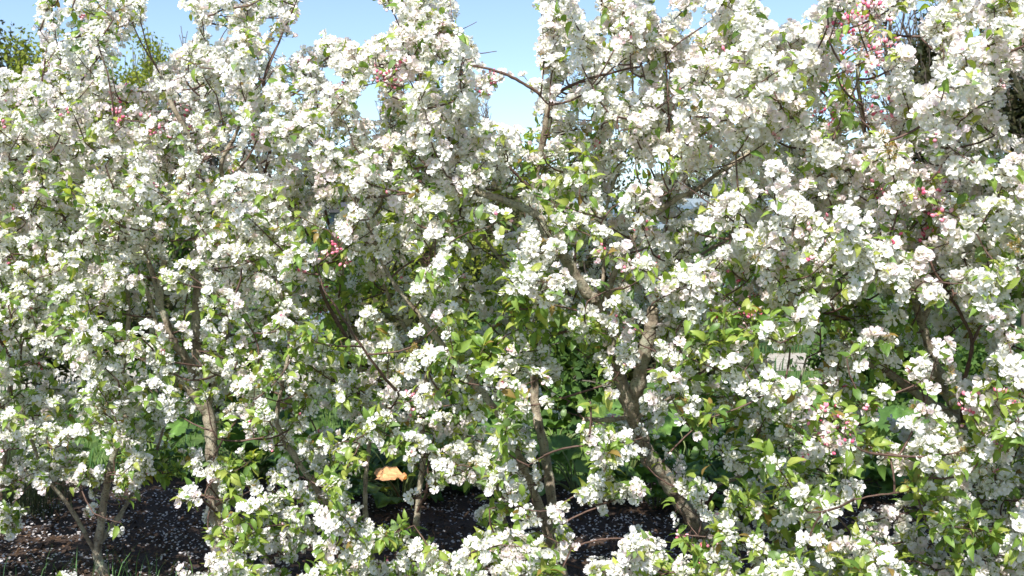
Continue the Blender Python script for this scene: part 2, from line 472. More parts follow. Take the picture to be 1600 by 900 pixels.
BUDSPOTS = [(1350, 55, 40, .9), (1340, 110, 40, .75), (1310, 170, 30, .7), (1380, 170, 30, .8), (1350, 235, 30, .35), (1425, 320, 60, .4), (1310, 650, 45, .5),
            (1560, 640, 45, .45), (200, 165, 30, .4), (270, 190, 25, .5), (620, 120, 28, .5), (770, 150, 25, .5), (610, 670, 50, .2), (515, 405, 30, .6),
            (980, 400, 60, .25), (1010, 510, 40, .3), (1090, 855, 25, .7), (1160, 470, 40, .4), (420, 660, 45, .2), (1440, 380, 40, .4), (500, 480, 30, .4), (1250, 400, 50, .2)]
LEAFSPOTS = [(500, 430, 60), (540, 500, 50), (690, 460, 50), (720, 560, 40), (900, 540, 48), (840, 480, 36), (1200, 730, 24), (1240, 820, 26), (1470, 760, 36),
             (1530, 830, 34), (420, 850, 40), (860, 270, 60), (770, 350, 50), (640, 290, 30), (390, 770, 50), (980, 660, 40), (930, 700, 50), (1330, 150, 40)]

# ------------------------------------------------------------------ trees: the wood the photograph shows
# (px, py, depth) of every limb; first limb is the trunk, its first point stands on the ground
TREES = [
 dict(label='crabapple tree at the far left edge, its thin dark stem half outside the photo', base=(-18, 5.2), limbs=[
   ([(-4,780,5.2),(6,720,5.15),(11,650,5.1),(18,560,5.1),(20,480,5.1),(8,330,5.15),(20,200,5.2)], .034, .012),
   ([(18,560,5.1),(-30,480,4.9),(-70,380,4.9)], .016, .008), ([(8,640,5.1),(-60,560,5.2),(-130,420,5.3)], .018, .008)]),
 dict(label='small crabapple tree on open mulch at lower left, three low branches fanning from its foot', base=(160, 5.22), limbs=[
   ([(152,868,5.2),(160,800,5.16),(168,745,5.12),(182,700,5.08),(196,655,5.05),(190,600,5.1),(200,480,5.1),(192,330,5.15),(185,230,5.2)], .043, .012),
   ([(152,872,5.2),(120,810,5.1),(75,745,4.98),(50,690,4.9),(28,600,4.85),(40,480,4.8)], .022, .008),
   ([(158,812,5.17),(100,735,5.3),(60,690,5.38),(40,600,5.4)], .018, .008),
   ([(156,850,5.18),(190,800,5.3),(218,755,5.4),(250,690,5.45),(285,560,5.5)], .024, .009),
   ([(192,560,5.1),(130,440,5.0),(110,360,4.95),(62,280,4.95)], .017, .007), ([(196,420,5.12),(240,330,5.3),(290,230,5.35)], .014, .007)]),
 dict(label='crabapple tree with a thick mottled trunk rising left of centre and forking into three stems', base=(342, 5.15), limbs=[
   ([(338,850,5.15),(336,780,5.12),(332,700,5.1),(324,645,5.08),(312,600,5.05),(307,560,5.05),(306,480,5.05),(309,400,5.05),(312,310,5.05),(300,235,5.0),(268,160,4.95),(250,115,4.95)], .058, .012),
   ([(324,648,5.08),(300,615,5.02),(277,590,4.98),(262,565,4.96),(245,515,4.92),(225,440,4.9),(180,370,4.9)], .033, .01),
   ([(312,600,5.05),(293,563,5.0),(267,527,4.95),(252,485,4.92),(246,455,4.92),(232,412,4.9),(190,340,4.9),(150,250,4.9),(120,175,4.95)], .036, .01),
   ([(322,640,5.08),(340,575,5.1),(350,530,5.1),(354,490,5.1),(366,420,5.1),(368,330,5.05),(345,262,5.0),(372,200,5.0),(380,110,5.0),(384,55,5.0)], .036, .008),
   ([(250,470,4.92),(252,430,4.9),(258,408,4.9)], .03, .024),
   ([(336,790,5.1),(370,775,4.9),(385,810,4.8)], .014, .005), ([(338,800,5.1),(312,775,4.95),(350,785,4.8),(366,812,4.75)], .011, .005),
   ([(368,330,5.05),(420,250,4.9),(412,130,4.9),(436,65,4.9),(458,12,4.9)], .016, .006)]),
 dict(label='slender crabapple tree left of the orange leaf, a bent grey branch leaning left', base=(588, 5.1), limbs=[
   ([(583,880,5.08),(572,815,5.05),(571,745,5.0),(578,660,4.98),(560,560,4.98),(535,440,5.0),(560,300,5.0),(555,190,5.0)], .027, .009),
   ([(583,890,5.08),(545,830,4.9),(510,785,4.8),(475,735,4.72),(440,680,4.66),(433,650,4.64),(441,600,4.62),(452,520,4.6),(430,420,4.65),(445,330,4.7)], .03, .009),
   ([(562,560,4.98),(500,450,4.9),(470,340,4.9),(400,250,4.95)], .017, .008), ([(536,440,5.0),(500,300,5.1),(470,200,5.1)], .015, .007)]),
 dict(label='thin crabapple stem right of the orange leaf, carrying a leafy shoot and pale blossom', base=(662, 5.05), limbs=[
   ([(655,880,5.05),(650,830,5.02),(655,765,5.0),(662,715,4.98),(660,650,4.96),(672,560,4.95),(690,470,4.95),(662,415,4.95),(678,385,4.95),(690,300,4.95),(660,170,4.9),(655,60,4.85)], .031, .01),
   ([(660,655,4.96),(640,630,4.7),(604,594,4.45),(585,570,4.38),(557,530,4.32),(533,493,4.28),(507,450,4.25),(495,415,4.25)], .016, .005),
   ([(668,570,4.95),(610,470,4.9),(576,363,4.85),(597,313,4.8),(600,230,4.8),(640,75,4.85)], .02, .007),
   ([(652,800,5.0),(668,760,4.9),(670,720,4.85),(690,640,4.75)], .014, .006), ([(690,300,4.95),(740,200,4.8),(722,95,4.75),(690,58,4.75)], .017, .007)]),
 dict(label='crabapple tree at the centre with two close stems, the taller forking against open sky', base=(884, 4.95), limbs=[
   ([(876,880,4.95),(866,800,4.95),(852,710,4.95),(840,650,4.95),(833,595,4.95),(830,520,4.9),(828,430,4.88),(834,330,4.85),(836,290,4.8),(845,232,4.75),(858,166,4.7),(869,142,4.7)], .05, .016),
   ([(874,895,4.95),(862,850,4.88),(838,780,4.8),(812,715,4.74),(790,665,4.7),(761,623,4.66),(733,592,4.62),(690,537,4.56),(640,473,4.5),(605,425,4.5),(570,340,4.5)], .042, .01),
   ([(862,160,4.7),(840,145,4.66),(800,120,4.62),(762,107,4.6),(738,104,4.6)], .016, .008),
   ([(860,162,4.7),(880,140,4.66),(930,120,4.6),(1000,104,4.55)], .018, .008),
   ([(868,142,4.7),(866,90,4.7),(862,-20,4.7)], .012, .006),
   ([(880,900,4.95),(812,895,4.9),(803,855,4.86),(782,790,4.8),(770,730,4.78)], .03, .01),
   ([(835,300,4.82),(780,245,4.7),(760,220,4.65)], .015, .006), ([(830,500,4.9),(790,420,4.7),(740,340,4.6),(700,215,4.6)], .02, .007),
   ([(833,560,4.95),(885,470,5.1),(905,350,5.15),(930,160,5.0)], .018, .007)]),
 dict(label='crabapple tree right of centre with a stout pale trunk leaning left over broad green leaves', base=(1128, 5.35), limbs=[
   ([(1095,830,5.25),(1065,785,5.15),(1035,740,5.05),(1012,710,4.98),(1000,680,4.92),(985,640,4.86),(975,612,4.82),(966,580,4.78),(958,520,4.7),(936,478,4.62),(915,455,4.56),(890,415,4.5),(868,385,4.45),(850,365,4.42),(840,338,4.4),(800,318,4.38),(750,300,4.36),(700,272,4.36)], .06, .014),
   ([(986,645,4.86),(998,600,4.74),(1008,550,4.68),(1017,505,4.64),(1022,482,4.62)], .038, .030),
   ([(1020,500,4.64),(1036,400,4.5),(1046,300,4.45),(1046,200,4.4),(1040,95,4.4)], .014, .006),
   ([(940,480,4.62),(963,422,4.5),(1000,360,4.42),(1046,318,4.38),(1085,298,4.36),(1122,272,4.34),(1168,240,4.32),(1202,210,4.32),(1260,140,4.3)], .027, .01),
   ([(932,472,4.6),(943,432,4.62),(947,330,4.62),(985,200,4.6),(988,60,4.6)], .02, .007),
   ([(982,652,4.86),(950,656,4.7),(911,655,4.6)], .02, .018),
   ([(1092,812,5.22),(1108,782,5.1),(1118,762,5.05)], .018, .014),
   ([(1012,540,4.68),(1070,440,4.85),(1100,395,4.9),(1140,370,4.95),(1180,300,4.95),(1150,150,4.9)], .022, .008),
   ([(990,655,4.88),(1080,600,4.6),(1150,520,4.4),(1180,430,4.3)], .022, .008), ([(1060,780,5.15),(1160,740,4.7),(1230,660,4.4),(1260,560,4.3)], .022, .008)]),
 dict(label='crabapple tree at right, dark trunk forking below thick blossom beside a red-brown shoot', base=(1560, 4.45), limbs=[
   ([(1552,860,4.42),(1538,775,4.4),(1518,705,4.36),(1498,650,4.32),(1475,605,4.28),(1455,550,4.24),(1440,505,4.2),(1430,465,4.18),(1415,390,4.16),(1382,320,4.14),(1352,210,4.1),(1342,110,4.05),(1362,18,4.02)], .05, .008),
   ([(1500,655,4.32),(1465,636,4.3),(1430,612,4.32),(1385,582,4.36),(1350,558,4.38),(1300,470,4.4),(1270,330,4.4),(1280,200,4.35)], .034, .01),
   ([(1505,665,4.3),(1503,615,4.1),(1508,590,4.04),(1519,538,3.98),(1502,492,3.95),(1472,442,3.92),(1455,412,3.9),(1435,330,3.9)], .019, .006),
   ([(1518,540,3.98),(1535,500,3.95),(1543,468,3.94)], .01, .005),
   ([(1440,505,4.2),(1490,400,4.3),(1500,300,4.3),(1478,120,4.25)], .024, .008), ([(1530,760,4.4),(1480,752,4.0),(1410,768,3.7),(1335,780,3.6)], .012, .005),
   ([(1535,770,4.4),(1590,700,4.2),(1620,560,4.1)], .022, .009)]),
 dict(label='crabapple tree beyond the right edge whose flowering branches reach into the photo', base=(1790, 4.3), limbs=[
   ([(1780,860,4.3),(1760,700,4.3),(1740,560,4.25),(1700,400,4.2),(1660,250,4.15),(1600,150,4.1),(1562,60,4.05)], .05, .01),
   ([(1760,690,4.3),(1690,620,4.1),(1620,560,4.0)], .022, .008), ([(1775,830,4.3),(1700,800,3.95),(1610,790,3.75)], .022, .008),
   ([(1710,430,4.2),(1640,380,4.1),(1580,340,4.05)], .02, .008)]),
]
GROUP = 'crabapple trees of the blossoming row'
node_p, node_t = [], []
roots, bases = [], []
for ti, td in enumerate(TREES):
    bx, bd = td['base']
    b = np.array([(bx - 800) / FPX * bd, bd, 0.0]); bases.append(b)
    r = empty('crabapple_tree', b); roots.append(r)
    tag(r, td['label'], 'tree', GROUP)
    for li, (pts, r0, r1) in enumerate(td['limbs']):
        P = [at(*p) for p in pts]
        if li == 0:
            P = [b + (0, 0, -.06), b + (P[0] - b) * .25] + P if P[0][2] > .12 else [b + (0, 0, -.06)] + P
        C = crom(P, 7)
        wob = rng.normal(0, 1, C.shape); wob = (wob + np.roll(wob, 1, 0) + np.roll(wob, -1, 0)) / 3
        C[1:-1] += wob[1:-1] * (.0045 if r0 > .02 else .003)
        s = np.linspace(0, 1, len(C))
        R = (r0 * (1 - s) + r1 * s) * (.95 if ti == 6 and li == 1 else .82 if ti == 6 and li == 0 else .74 if r0 > .05 else .62 if r0 > .03 else .56)
        if li == 0: R = R * (1 + .55 * np.exp(-s * 22))
        R = R * (1 + .06 * np.sin(np.arange(len(C)) * 1.9 + li) + rng.normal(0, .03, len(C)))
        for kn in range(max(1, len(C) // 16)):              # knots and old cuts
            c_ = rng.uniform(3, len(C) - 2); R = R * (1 + rng.uniform(.12, .34) * np.exp(-((np.arange(len(C)) - c_) / .9) ** 2))
        V, T = tube(C, R, 10 if r0 > .025 else 7, .05)
        thick = r0 > .019
        cut = (ti == 6 and li in (5, 1, 6)) or (ti == 2 and li == 4)
        me = tri_mesh('trunk' if li == 0 else 'branch', V, T, M_bark if thick else M_twig, np.ones((len(V), 3)))
        if cut:
            me.materials.append(M_cut)
            for p in me.polygons[-(10 if r0 > .025 else 7):]: p.material_index = 1
        link_mesh('trunk' if li == 0 else 'branch', me, r, base=b)
        for q in C[(len(C) // 3 if li == 0 else 2):]:
            node_p.append(q); node_t.append(ti)

# stretches of wood that stay uncovered: blossom does not hang in front of them
BARE = [[(155,890),(160,800),(180,710)], [(145,865),(85,740)], [(332,800),(330,700),(322,640)], [(293,563),(252,485),(233,410)], [(307,560),(306,430)],
 [(505,785),(475,735),(440,680),(441,600)], [(572,820),(571,745)], [(650,830),(662,715)], [(865,850),(838,780),(812,715)], [(860,780),(850,700),(840,650),(833,595)],
 [(761,623),(733,592)], [(690,537),(640,473)], [(603,593),(557,530),(507,450)], [(845,235),(858,166)], [(740,105),(800,120),(840,148)], [(880,140),(930,120),(1000,104)],
 [(1095,830),(1060,780)], [(1035,740),(1000,680),(990,640)], [(975,615),(960,575)], [(936,478),(890,415),(880,400)], [(850,365),(840,338),(800,318)], [(1003,585),(1012,530),(1022,485)],
 [(1046,318),(1085,298),(1120,273),(1168,240)], [(963,422),(947,463)], [(911,655),(950,656)], [(1430,465),(1440,505),(1455,550),(1475,605)], [(1498,650),(1430,612),(1385,582)],
 [(1508,590),(1519,538),(1502,492),(1455,412)], [(268,160),(300,210),(335,265)], [(345,262),(372,200)], [(410,130),(436,65)], [(67,117),(75,55)], [(124,130),(165,76)], [(1046,200),(1040,100)],
 [(1350,200),(1342,110)], [(750,300),(800,318)], [(576,363),(597,313)], [(662,415),(678,385)], [(1100,395),(1140,370)], [(900,640),(890,700)]]
near = np.zeros((240, 420))                       # cells of 4 px: depth of the wood that must stay in view
_np = np.array(node_p); _x, _y, _z = proj(_np)
for line in BARE:
    C = crom([(a, b, 0) for a, b in line], 12)
    for q in C:
        dd = np.hypot(_x - q[0], _y - q[1])
        k = np.where(dd < 26)[0]
        dz = _z[k].min() if len(k) else 4.8
        i, j = int(q[0] // 4), int(q[1] // 4)
        w_ = 3 if line[0] in ((1003, 585), (1095, 830), (1035, 740), (332, 800)) else 2
        near[max(j - w_, 0):j + w_ + 1, max(i - w_, 0):i + w_ + 1] = dz
ORANGE = at(613, 742, 6.45)
SUNNY = [(*at(*q), r * r) for q, r in (((604, 742, 6.45), .09), ((622, 742, 6.45), .09), ((1018, 505, 4.64), .05), ((1010, 545, 4.68), .05), ((331, 700, 5.1), .06), ((326, 655, 5.08), .06), ((1075, 800, 5.2), .07), ((1040, 745, 5.06), .06), ((1455, 560, 4.25), .05), ((918, 458, 4.57), .05), ((845, 235, 4.75), .05))]
def covers(p):
    for qx, qy, qz, r2 in SUNNY:
        a_, b_, c_ = p[0] - qx, p[1] - qy, p[2] - qz; t_ = a_ * sdir.x + b_ * sdir.y + c_ * sdir.z
        if t_ > .02 and a_ * a_ + b_ * b_ + c_ * c_ - t_ * t_ < r2: return True
    x, y, z = proj1(p)
    i, j = int(x // 4), int(y // 4)
    return 0 <= i < 420 and 0 <= j < 240 and near[j, i] > 0 and z < near[j, i] + .02
_k = rng.normal(0, 1, (26, 3)); _k = _k / np.linalg.norm(_k, axis=1)[:, None] * rng.uniform(14, 34, (26, 1)); _ph = rng.uniform(0, 6.28, 26)
def clump_noise(p): return float(np.sin(_k @ p + _ph).sum()) * math.sqrt(2 / 26)
# ------------------------------------------------------------------ flowering shoots
def in_bounds(px, py): return -185 < px < 1820 and -110 < py < 985
target = np.zeros((12, 22)); have = np.zeros((12, 22))      # cells of 100 px, one row above, three columns each side
for j in range(12):
    for i in range(22):
        px, py = (i - 3) * 100 + 50, (j - 1) * 100 + 50
        f = bilin(F, px, py)
        if py < 0: f *= .55
        if py > 900: f *= .6
        d = 1556 / Dc(px)
        a = .48 * math.pi / 4 * (.048 * d) ** 2
        target[j, i] = -math.log(1 - f) * 10000 / a / 5.6 * (2.75 if py < 350 else 3.25 if py < 560 else 2.6)
def cell(px, py): return min(max(int(py // 100) + 1, 0), 11), min(max(int(px // 100) + 3, 0), 21)
wands = []
EXPL = [[(67,117),(75,60),(82,20),(72,-25)], [(124,130),(165,76),(190,50),(224,4)], [(150,95),(150,35),(126,-15)], [(376,108),(384,40),(392,-20)],
 [(292,130),(302,60),(345,12)], [(330,120),(345,60),(380,15)], [(410,130),(436,65),(458,15),(470,-20)], [(600,125),(648,55),(690,-20)], [(640,92),(612,15),(574,-8)], [(722,95),(690,58),(668,-10)],
 [(660,110),(700,60),(745,34)], [(868,140),(866,60),(858,-20)], [(880,130),(882,70),(888,10)], [(930,165),(930,80),(946,-20)], [(985,110),(986,55),(992,-15)], [(1046,200),(1041,100),(1035,28)],
 [(1130,155),(1136,60),(1152,-20)], [(1085,50),(1140,15),(1205,-5)], [(1352,195),(1342,110),(1364,12)], [(1205,120),(1275,62),(1330,-5)], [(1480,125),(1470,60),(1490,-15)],
 [(1560,125),(1566,50),(1556,-20)], [(690,60),(740,82),(776,80)], [(505,95),(540,80),(565,95)], [(470,140),(500,90),(520,75)], [(1440,60),(1480,30),(1540,-5)], [(1150,100),(1220,70),(1262,52)],
 [(1500,190),(1540,160),(1585,155)], [(845,150),(850,90),(846,20)], [(960,60),(962,10),(970,-30)], [(1060,90),(1030,60),(1010,45)]]
for w in EXPL:
    d0 = Dc(w[0][0]) + rng.uniform(-.35, .2)
    wands.append((crom([at(x, y, d0 + .03 * k) for k, (x, y) in enumerate(w)], 6), True))
tries = 0
while tries < 60000:
    tries += 1
    px, py = rng.uniform(-165, 1800), rng.uniform(-60, 985)
    c = cell(px, py)
    if have[c] >= target[c]: continue
    off = rng.uniform(-.66, .74)
    if py > 720: off = rng.uniform(-.5, .4)
    p = at(px, py, Dc(px) + off)
    if p[2] < .16 or rng.random() > 1 / (1 + math.exp(-3 * (clump_noise(p) + .35))): continue
    up = py < 520
    side = rng.normal(0, .95 if up else 1.0)
    d = unit(np.array([side, rng.normal(0, .4) - .15, rng.uniform(.0, 1.0) if up else rng.uniform(-.3, .8)]))
    L = rng.uniform(.13, .42) if up else rng.uniform(.12, .36)
    n = max(3, int(L / .042))
    pts = [p]; dd = d
    for k in range(n):
        dd = unit(dd + rng.normal(0, .10, 3) + np.array([0, 0, .05]))
        q = pts[-1] + dd * L / n
        x, y, z = proj1(q)
        if not in_bounds(x, y) or gap(x, y): break
        cc = cell(x, y)
        if have[cc] > target[cc] * 1.15: break
        pts.append(q)
    if len(pts) < 3 or gap(px, py): continue
    wands.append((np.array(pts), False))
    for q in pts:
        x, y, z = proj1(q); have[cell(x, y)] += 1.1
print('wands', len(wands), 'clusters target', target.sum(), 'have', have.sum())
NP = np.array(node_p); NT = np.array(node_t)
order = sorted(range(len(wands)), key=lambda i: np.min(np.linalg.norm(NP - wands[i][0][0], axis=1)))
FL = dict(p=[], z=[], s=[], v=[], t=[], spin=[])
LF = dict(p=[], m=[], s=[], v=[], t=[])
BD = dict(p=[], z=[], s=[], v=[], t=[], spin=[])
stalks = [[] for _ in TREES]
ST_RED, ST_GREEN = (.16, .09, .05), (.13, .17, .04)
def prism(acc, a, b, r, col): acc.append((a, b, r, col))
def prism_now(acc, a, b, r, col, flat):
    if flat:
        x = unit(np.cross(b - a, [.1, 1., .2])) * r
        acc.add([a - x, a + x, b + x, b - x], [[0, 1, 2], [0, 2, 3]], col); return
    d = unit(b - a); x = np.cross(d, [.3, .2, .9]); x = unit(x); y = np.cross(d, x)
    V = [a + r * x, a + r * (-.5 * x + .87 * y), a + r * (-.5 * x - .87 * y)]
    V = V + [v + (b - a) for v in V]
    acc.add(V, [[0, 1, 4], [0, 4, 3], [1, 2, 5], [1, 5, 4], [2, 0, 3], [2, 3, 5]], col)
def add_leaf(p, d, up, s, ti, young):
    y = unit(d); x = unit(np.cross(y, up)); z = np.cross(x, y)
    m = np.stack([x, y, z], 1)
    g = rng.random()
    if g < .018: v = len(LEAVES) - 1
    else:
        k = rng.choice(6, p=[.26, .2, .22, .14, .06, .12] if not young else [.15, .05, .28, .3, .18, .04])
        v = 3 * k + rng.integers(3)
    LF['p'].append(p); LF['m'].append(m); LF['s'].append(s); LF['v'].append(v); LF['t'].append(ti)
def cluster(p, axis, ti, tip, leafy):
    x, y, z = proj1(p)
    if p[2] < .1: return
    g = G[min(max(int(y // 100), 0), 8)]
    lz = any((x - a) ** 2 + (y - b) ** 2 < r * r for a, b, r in LEAFSPOTS)
    bz = 0.0
    for a, b, r, pr in BUDSPOTS:
        if (x - a) ** 2 + (y - b) ** 2 < (r * 1.25) ** 2: bz = max(bz, pr)
    nl = rng.poisson((2.1 * g + .6) * (1.3 if leafy else .72)) + (3 if tip else 0)
    out = unit(axis + np.array([0, -.25, .35]) + rng.normal(0, .25, 3))
    acc = stalks[ti]
    for k in range(nl):
        d = unit(out * rng.uniform(-.1, .8) + rng.normal(0, .75, 3) + (0, 0, .1))
        s = rng.uniform(.03, .06) * (1.12 if lz else 1) * (1.12 if y > 450 and x > 700 else 1)
        pl = p + d * rng.uniform(.008, .03)
        if covers(pl + d * s * .5) or covers(pl + d * s) or gap(*proj1(pl + d * s * .8)[:2]): continue
        prism(acc, p, pl, .0008, ST_GREEN)
        add_leaf(pl, d, unit(np.array([0, -.35, 1]) + rng.normal(0, .5, 3)), s, ti, tip or rng.random() < .25)
    if leafy and rng.random() < .72: return
    buddy = rng.random() < max(.03, bz)
    spent = (not buddy) and rng.random() < .05
    n = rng.integers(6, 10)
    pinkish = rng.random() < (.8 if bz > .3 else .5 if buddy else (.36 if y < 350 else .18))
    for k in range(n):
        d = unit(out * .75 + rng.normal(0, .55, 3))
        e = p + d * rng.uniform(.017, .037)
        ex, ey, _ = proj1(e)
        if covers(e) or gap(ex, ey): continue
        prism(acc, p, e, .0009, ST_RED if rng.random() < .4 else ST_GREEN)
        if buddy and rng.random() < (.78 if bz > .3 else .55):
            BD['p'].append(e + d * .006); BD['z'].append(unit(d + (0, 0, .3))); BD['s'].append(rng.uniform(.9, 1.45)); BD['spin'].append(rng.uniform(0, 6))
            BD['v'].append(int(rng.choice(4, p=[.26, .34, .25, .15] if bz > .3 else [.08, .24, .33, .35]))); BD['t'].append(ti); continue
        FL['p'].append(e); FL['z'].append(unit(d * .8 + np.array([-.08, -.45, .36]) + rng.normal(0, .2, 3)))
        FL['s'].append(rng.uniform(.82, 1.12) * (.88 + .27 * min(max(ex / 1600, 0), 1))); FL['spin'].append(rng.uniform(0, 6.28)); FL['t'].append(ti)
        if spent and rng.random() < .7: FL['v'].append(SPENT0 + int(rng.integers(3)))
        else: FL['v'].append(int(rng.integers(8)) + 8 * (2 if (pinkish and rng.random() < .7) else (1 if rng.random() < .3 else 0)))
nshoot = 0
for oi in order:
    pts, expl = wands[oi]
    b = pts[0]
    dist = np.linalg.norm(NP - b, axis=1) + .7 * np.maximum(0, NP[:, 2] - b[2] + .02)
    j = int(np.argmin(dist)); a = NP[j]; ti = int(NT[j])
    w0 = unit(pts[1] - pts[0]); gapd = np.linalg.norm(b - a)
    if gapd > .03:
        k = max(3, int(gapd / .07)); t = np.linspace(0, 1, k + 1)[:-1, None]
        mid = (a + b) / 2 - w0 * min(gapd * .15, .06) + rng.normal(0, .012 * min(1, gapd * 3), 3)
        conn = (1 - t) ** 2 * a + 2 * t * (1 - t) * mid + t * t * b
    else:
        conn = a[None]; k = 1
    P = np.vstack([conn, pts])
    Lw = np.sum(np.linalg.norm(np.diff(P, axis=0), axis=1))
    r0 = min(.0078, .0026 + .0048 * Lw)
    V, T = tube(P, np.linspace(r0, .0017, len(P)), 4, .05)
    link_mesh('shoot', tri_mesh('shoot', V, T, M_twig, np.ones((len(V), 3))), roots[ti], base=bases[ti]); nshoot += 1
    newn = P[2::2]
    NP = np.vstack([NP, newn]); NT = np.concatenate([NT, np.full(len(newn), ti)])
    # clusters on short spurs all along the shoot
    step = .025 if expl else .027
    lx, ly, _ = proj1(pts[len(pts) // 2])
    leafy = (not expl) and rng.random() < (.05 if ly < 300 else .11 if ly < 450 else .2)
    if any((lx - a_) ** 2 + (ly - b_) ** 2 < r_ * r_ for a_, b_, r_ in LEAFSPOTS) and rng.random() < (.85 if ly < 420 else .42): leafy = True
    acc_l = 0.0; seglen = np.linalg.norm(np.diff(pts, axis=0), axis=1)
    pos = rng.uniform(0, .03); total = seglen.sum(); cum = np.concatenate([[0], np.cumsum(seglen)])
    while pos < total:
        i = min(np.searchsorted(cum, pos) - 1, len(pts) - 2); i = max(i, 0)
        q = pts[i] + (pts[i + 1] - pts[i]) * ((pos - cum[i]) / max(seglen[i], 1e-6))
        dr = unit(pts[i + 1] - pts[i])
        sd = rng.normal(0, 1, 3); sd -= dr * sd.dot(dr); sd = unit(sd)
        sp = q + sd * rng.uniform(.01, .042)
        x, y, _ = proj1(sp)
        if not gap(x, y):
            prism(stalks[ti], q, sp, .0016, (.09, .05, .04))
            cluster(sp, unit(sd + dr * .4), ti, False, leafy)
        pos += step * rng.uniform(.75, 1.3)
    cluster(pts[-1], unit(pts[-1] - pts[-2]), ti, True, leafy)
print('shoots', nshoot, 'flowers', len(FL['p']), 'leaves', len(LF['p']), 'buds', len(BD['p']))

# ------------------------------------------------------------------ which flowers and leaves show largest
fP = np.array(FL['p']); fM = np.array([frame(z, s) * k for z, s, k in zip(FL['z'], FL['spin'], FL['s'])]); fV = np.array(FL['v']); fT = np.array(FL['t'])
lP = np.array(LF['p']); lM = np.array(LF['m']) * np.array(LF['s'])[:, None, None]; lV = np.array(LF['v']); lT = np.array(LF['t'])
bP = np.array(BD['p']); bM = np.array([frame(z, s) * k for z, s, k in zip(BD['z'], BD['spin'], BD['s'])]); bV = np.array(BD['v']); bT = np.array(BD['t'])
lc = lP + lM[:, :, 1] * .5
aP = np.vstack([fP, lc, bP])
aR = np.concatenate([np.linalg.norm(fM[:, :, 0], axis=1) * .021, np.array(LF['s']) * .33, np.full(len(bP), .006)])
X, Y, Z = proj(aP)
GS = 4
W, H = 1600 // GS, 900 // GS
zb = np.full((H, W), 1e9); ib = np.full((H, W), -1, int)
for i in np.argsort(-Z):
    r = aR[i] * FPX / Z[i]
    x0, x1 = int((X[i] - r) // GS), int((X[i] + r) // GS) + 1; y0, y1 = int((Y[i] - r) // GS), int((Y[i] + r) // GS) + 1
    x0, y0 = max(x0, 0), max(y0, 0)
    if x1 <= x0 or y1 <= y0 or x0 >= W or y0 >= H: continue
    ib[y0:y1, x0:x1] = i; zb[y0:y1, x0:x1] = Z[i]
vis = np.bincount(ib[ib >= 0].ravel(), minlength=len(aP)).astype(float)
vf, vl, vb = vis[:len(fP)], vis[len(fP):len(fP) + len(lP)], vis[len(fP) + len(lP):]
def behind(P):
    x, y, z = proj(P); i = np.clip((x // GS).astype(int), 0, W - 1); j = np.clip((y // GS).astype(int), 0, H - 1)
    r = z - zb[j, i]; r[(x < 0) | (x >= 1600) | (y < 0) | (y >= 900)] = 1
    return r
flower_me = [tri_mesh('flower', V, T, M_petal, C) for V, T, C in FLOWERS]
leaf_me = [tri_mesh('leaf', V, T, M_leaf, C) for V, T, C in LEAVES]
bud_me = [tri_mesh('bud', V, T, M_bud, C) for V, T, C in BUDS]
def bake(shapes, P, Mx, Vi, base, jitter, acc):
    for v in np.unique(Vi):
        k = np.where(Vi == v)[0]
        SV, STr, SC = shapes[v]
        pts = np.einsum('nij,vj->nvi', Mx[k], SV) + P[k][:, None] - base
        tr = STr[None] + (np.arange(len(k)) * len(SV))[:, None, None]
        cj = SC[None] * (1 + rng.normal(0, jitter, (len(k), 1, 1)))
        acc.add(pts.reshape(-1, 3), tr.reshape(-1, 3), np.clip(cj, 0, .92).reshape(-1, 3))
    return acc
def distribute(one, many, shapes, mid_shapes, far_shapes, meshes, mat, P, Mx, Vi, Ti, vis, jitter):
    for ti in range(len(TREES)):
        k = np.where(Ti == ti)[0]
        if not len(k): continue
        k = k[np.argsort(-vis[k])]
        top = [i for i in k[:300] if vis[i] > 0]
        rest = np.array([i for i in k if i not in set(top)] if len(k) < 1 else list(k[len(top):]), int)
        for i in top:
            M4 = np.eye(4); M4[:3, :3] = Mx[i]; M4[:3, 3] = P[i]
            link_mesh(one, meshes[Vi[i]], roots[ti], M4.tolist(), bases[ti])
        if len(rest):
            acc = Acc()
            v_ = (vis[rest] > 0) | (behind(P[rest]) < .03)
            for sel, shp in ((rest[v_], mid_shapes), (rest[~v_], far_shapes)):
                if len(sel): bake(shp, P[sel], Mx[sel], Vi[sel], bases[ti], jitter, acc)
            tag(link_mesh(many, acc.mesh(many, mat), roots[ti]), kind='stuff')
distribute('flower', 'flower_mass', FLOWERS, FLOWER_LOD, FLOWER_KITE, flower_me, M_petal, fP, fM, fV, fT, vf, .03)
distribute('leaf', 'leaf_mass', LEAVES, LEAVES, LEAF_LOD, leaf_me, M_leaf, lP, lM, lV, lT, vl, .14)
distribute('bud', 'bud_mass', BUDS, BUDS, BUD_LOD, bud_me, M_bud, bP, bM, bV, bT, vb, .1)
for ti, a in enumerate(stalks):
    if a:
        st = Acc(); mp = np.array([(q[0] + q[1]) / 2 for q in a]); sx_, sy_, sz_ = proj(mp)
        for q, x, y, z in zip(a, sx_, sy_, sz_):
            i, j = int(x // GS), int(y // GS); ok = 0 <= i < W and 0 <= j < H
            if ok and z > zb[j, i] + .14: continue
            prism_now(st, *q, not ok or z > zb[j, i] + .04)
        me = st.mesh('flower_stalks', M_stalk)
        tag(link_mesh('flower_stalks', me, roots[ti], base=bases[ti]), kind='stuff')

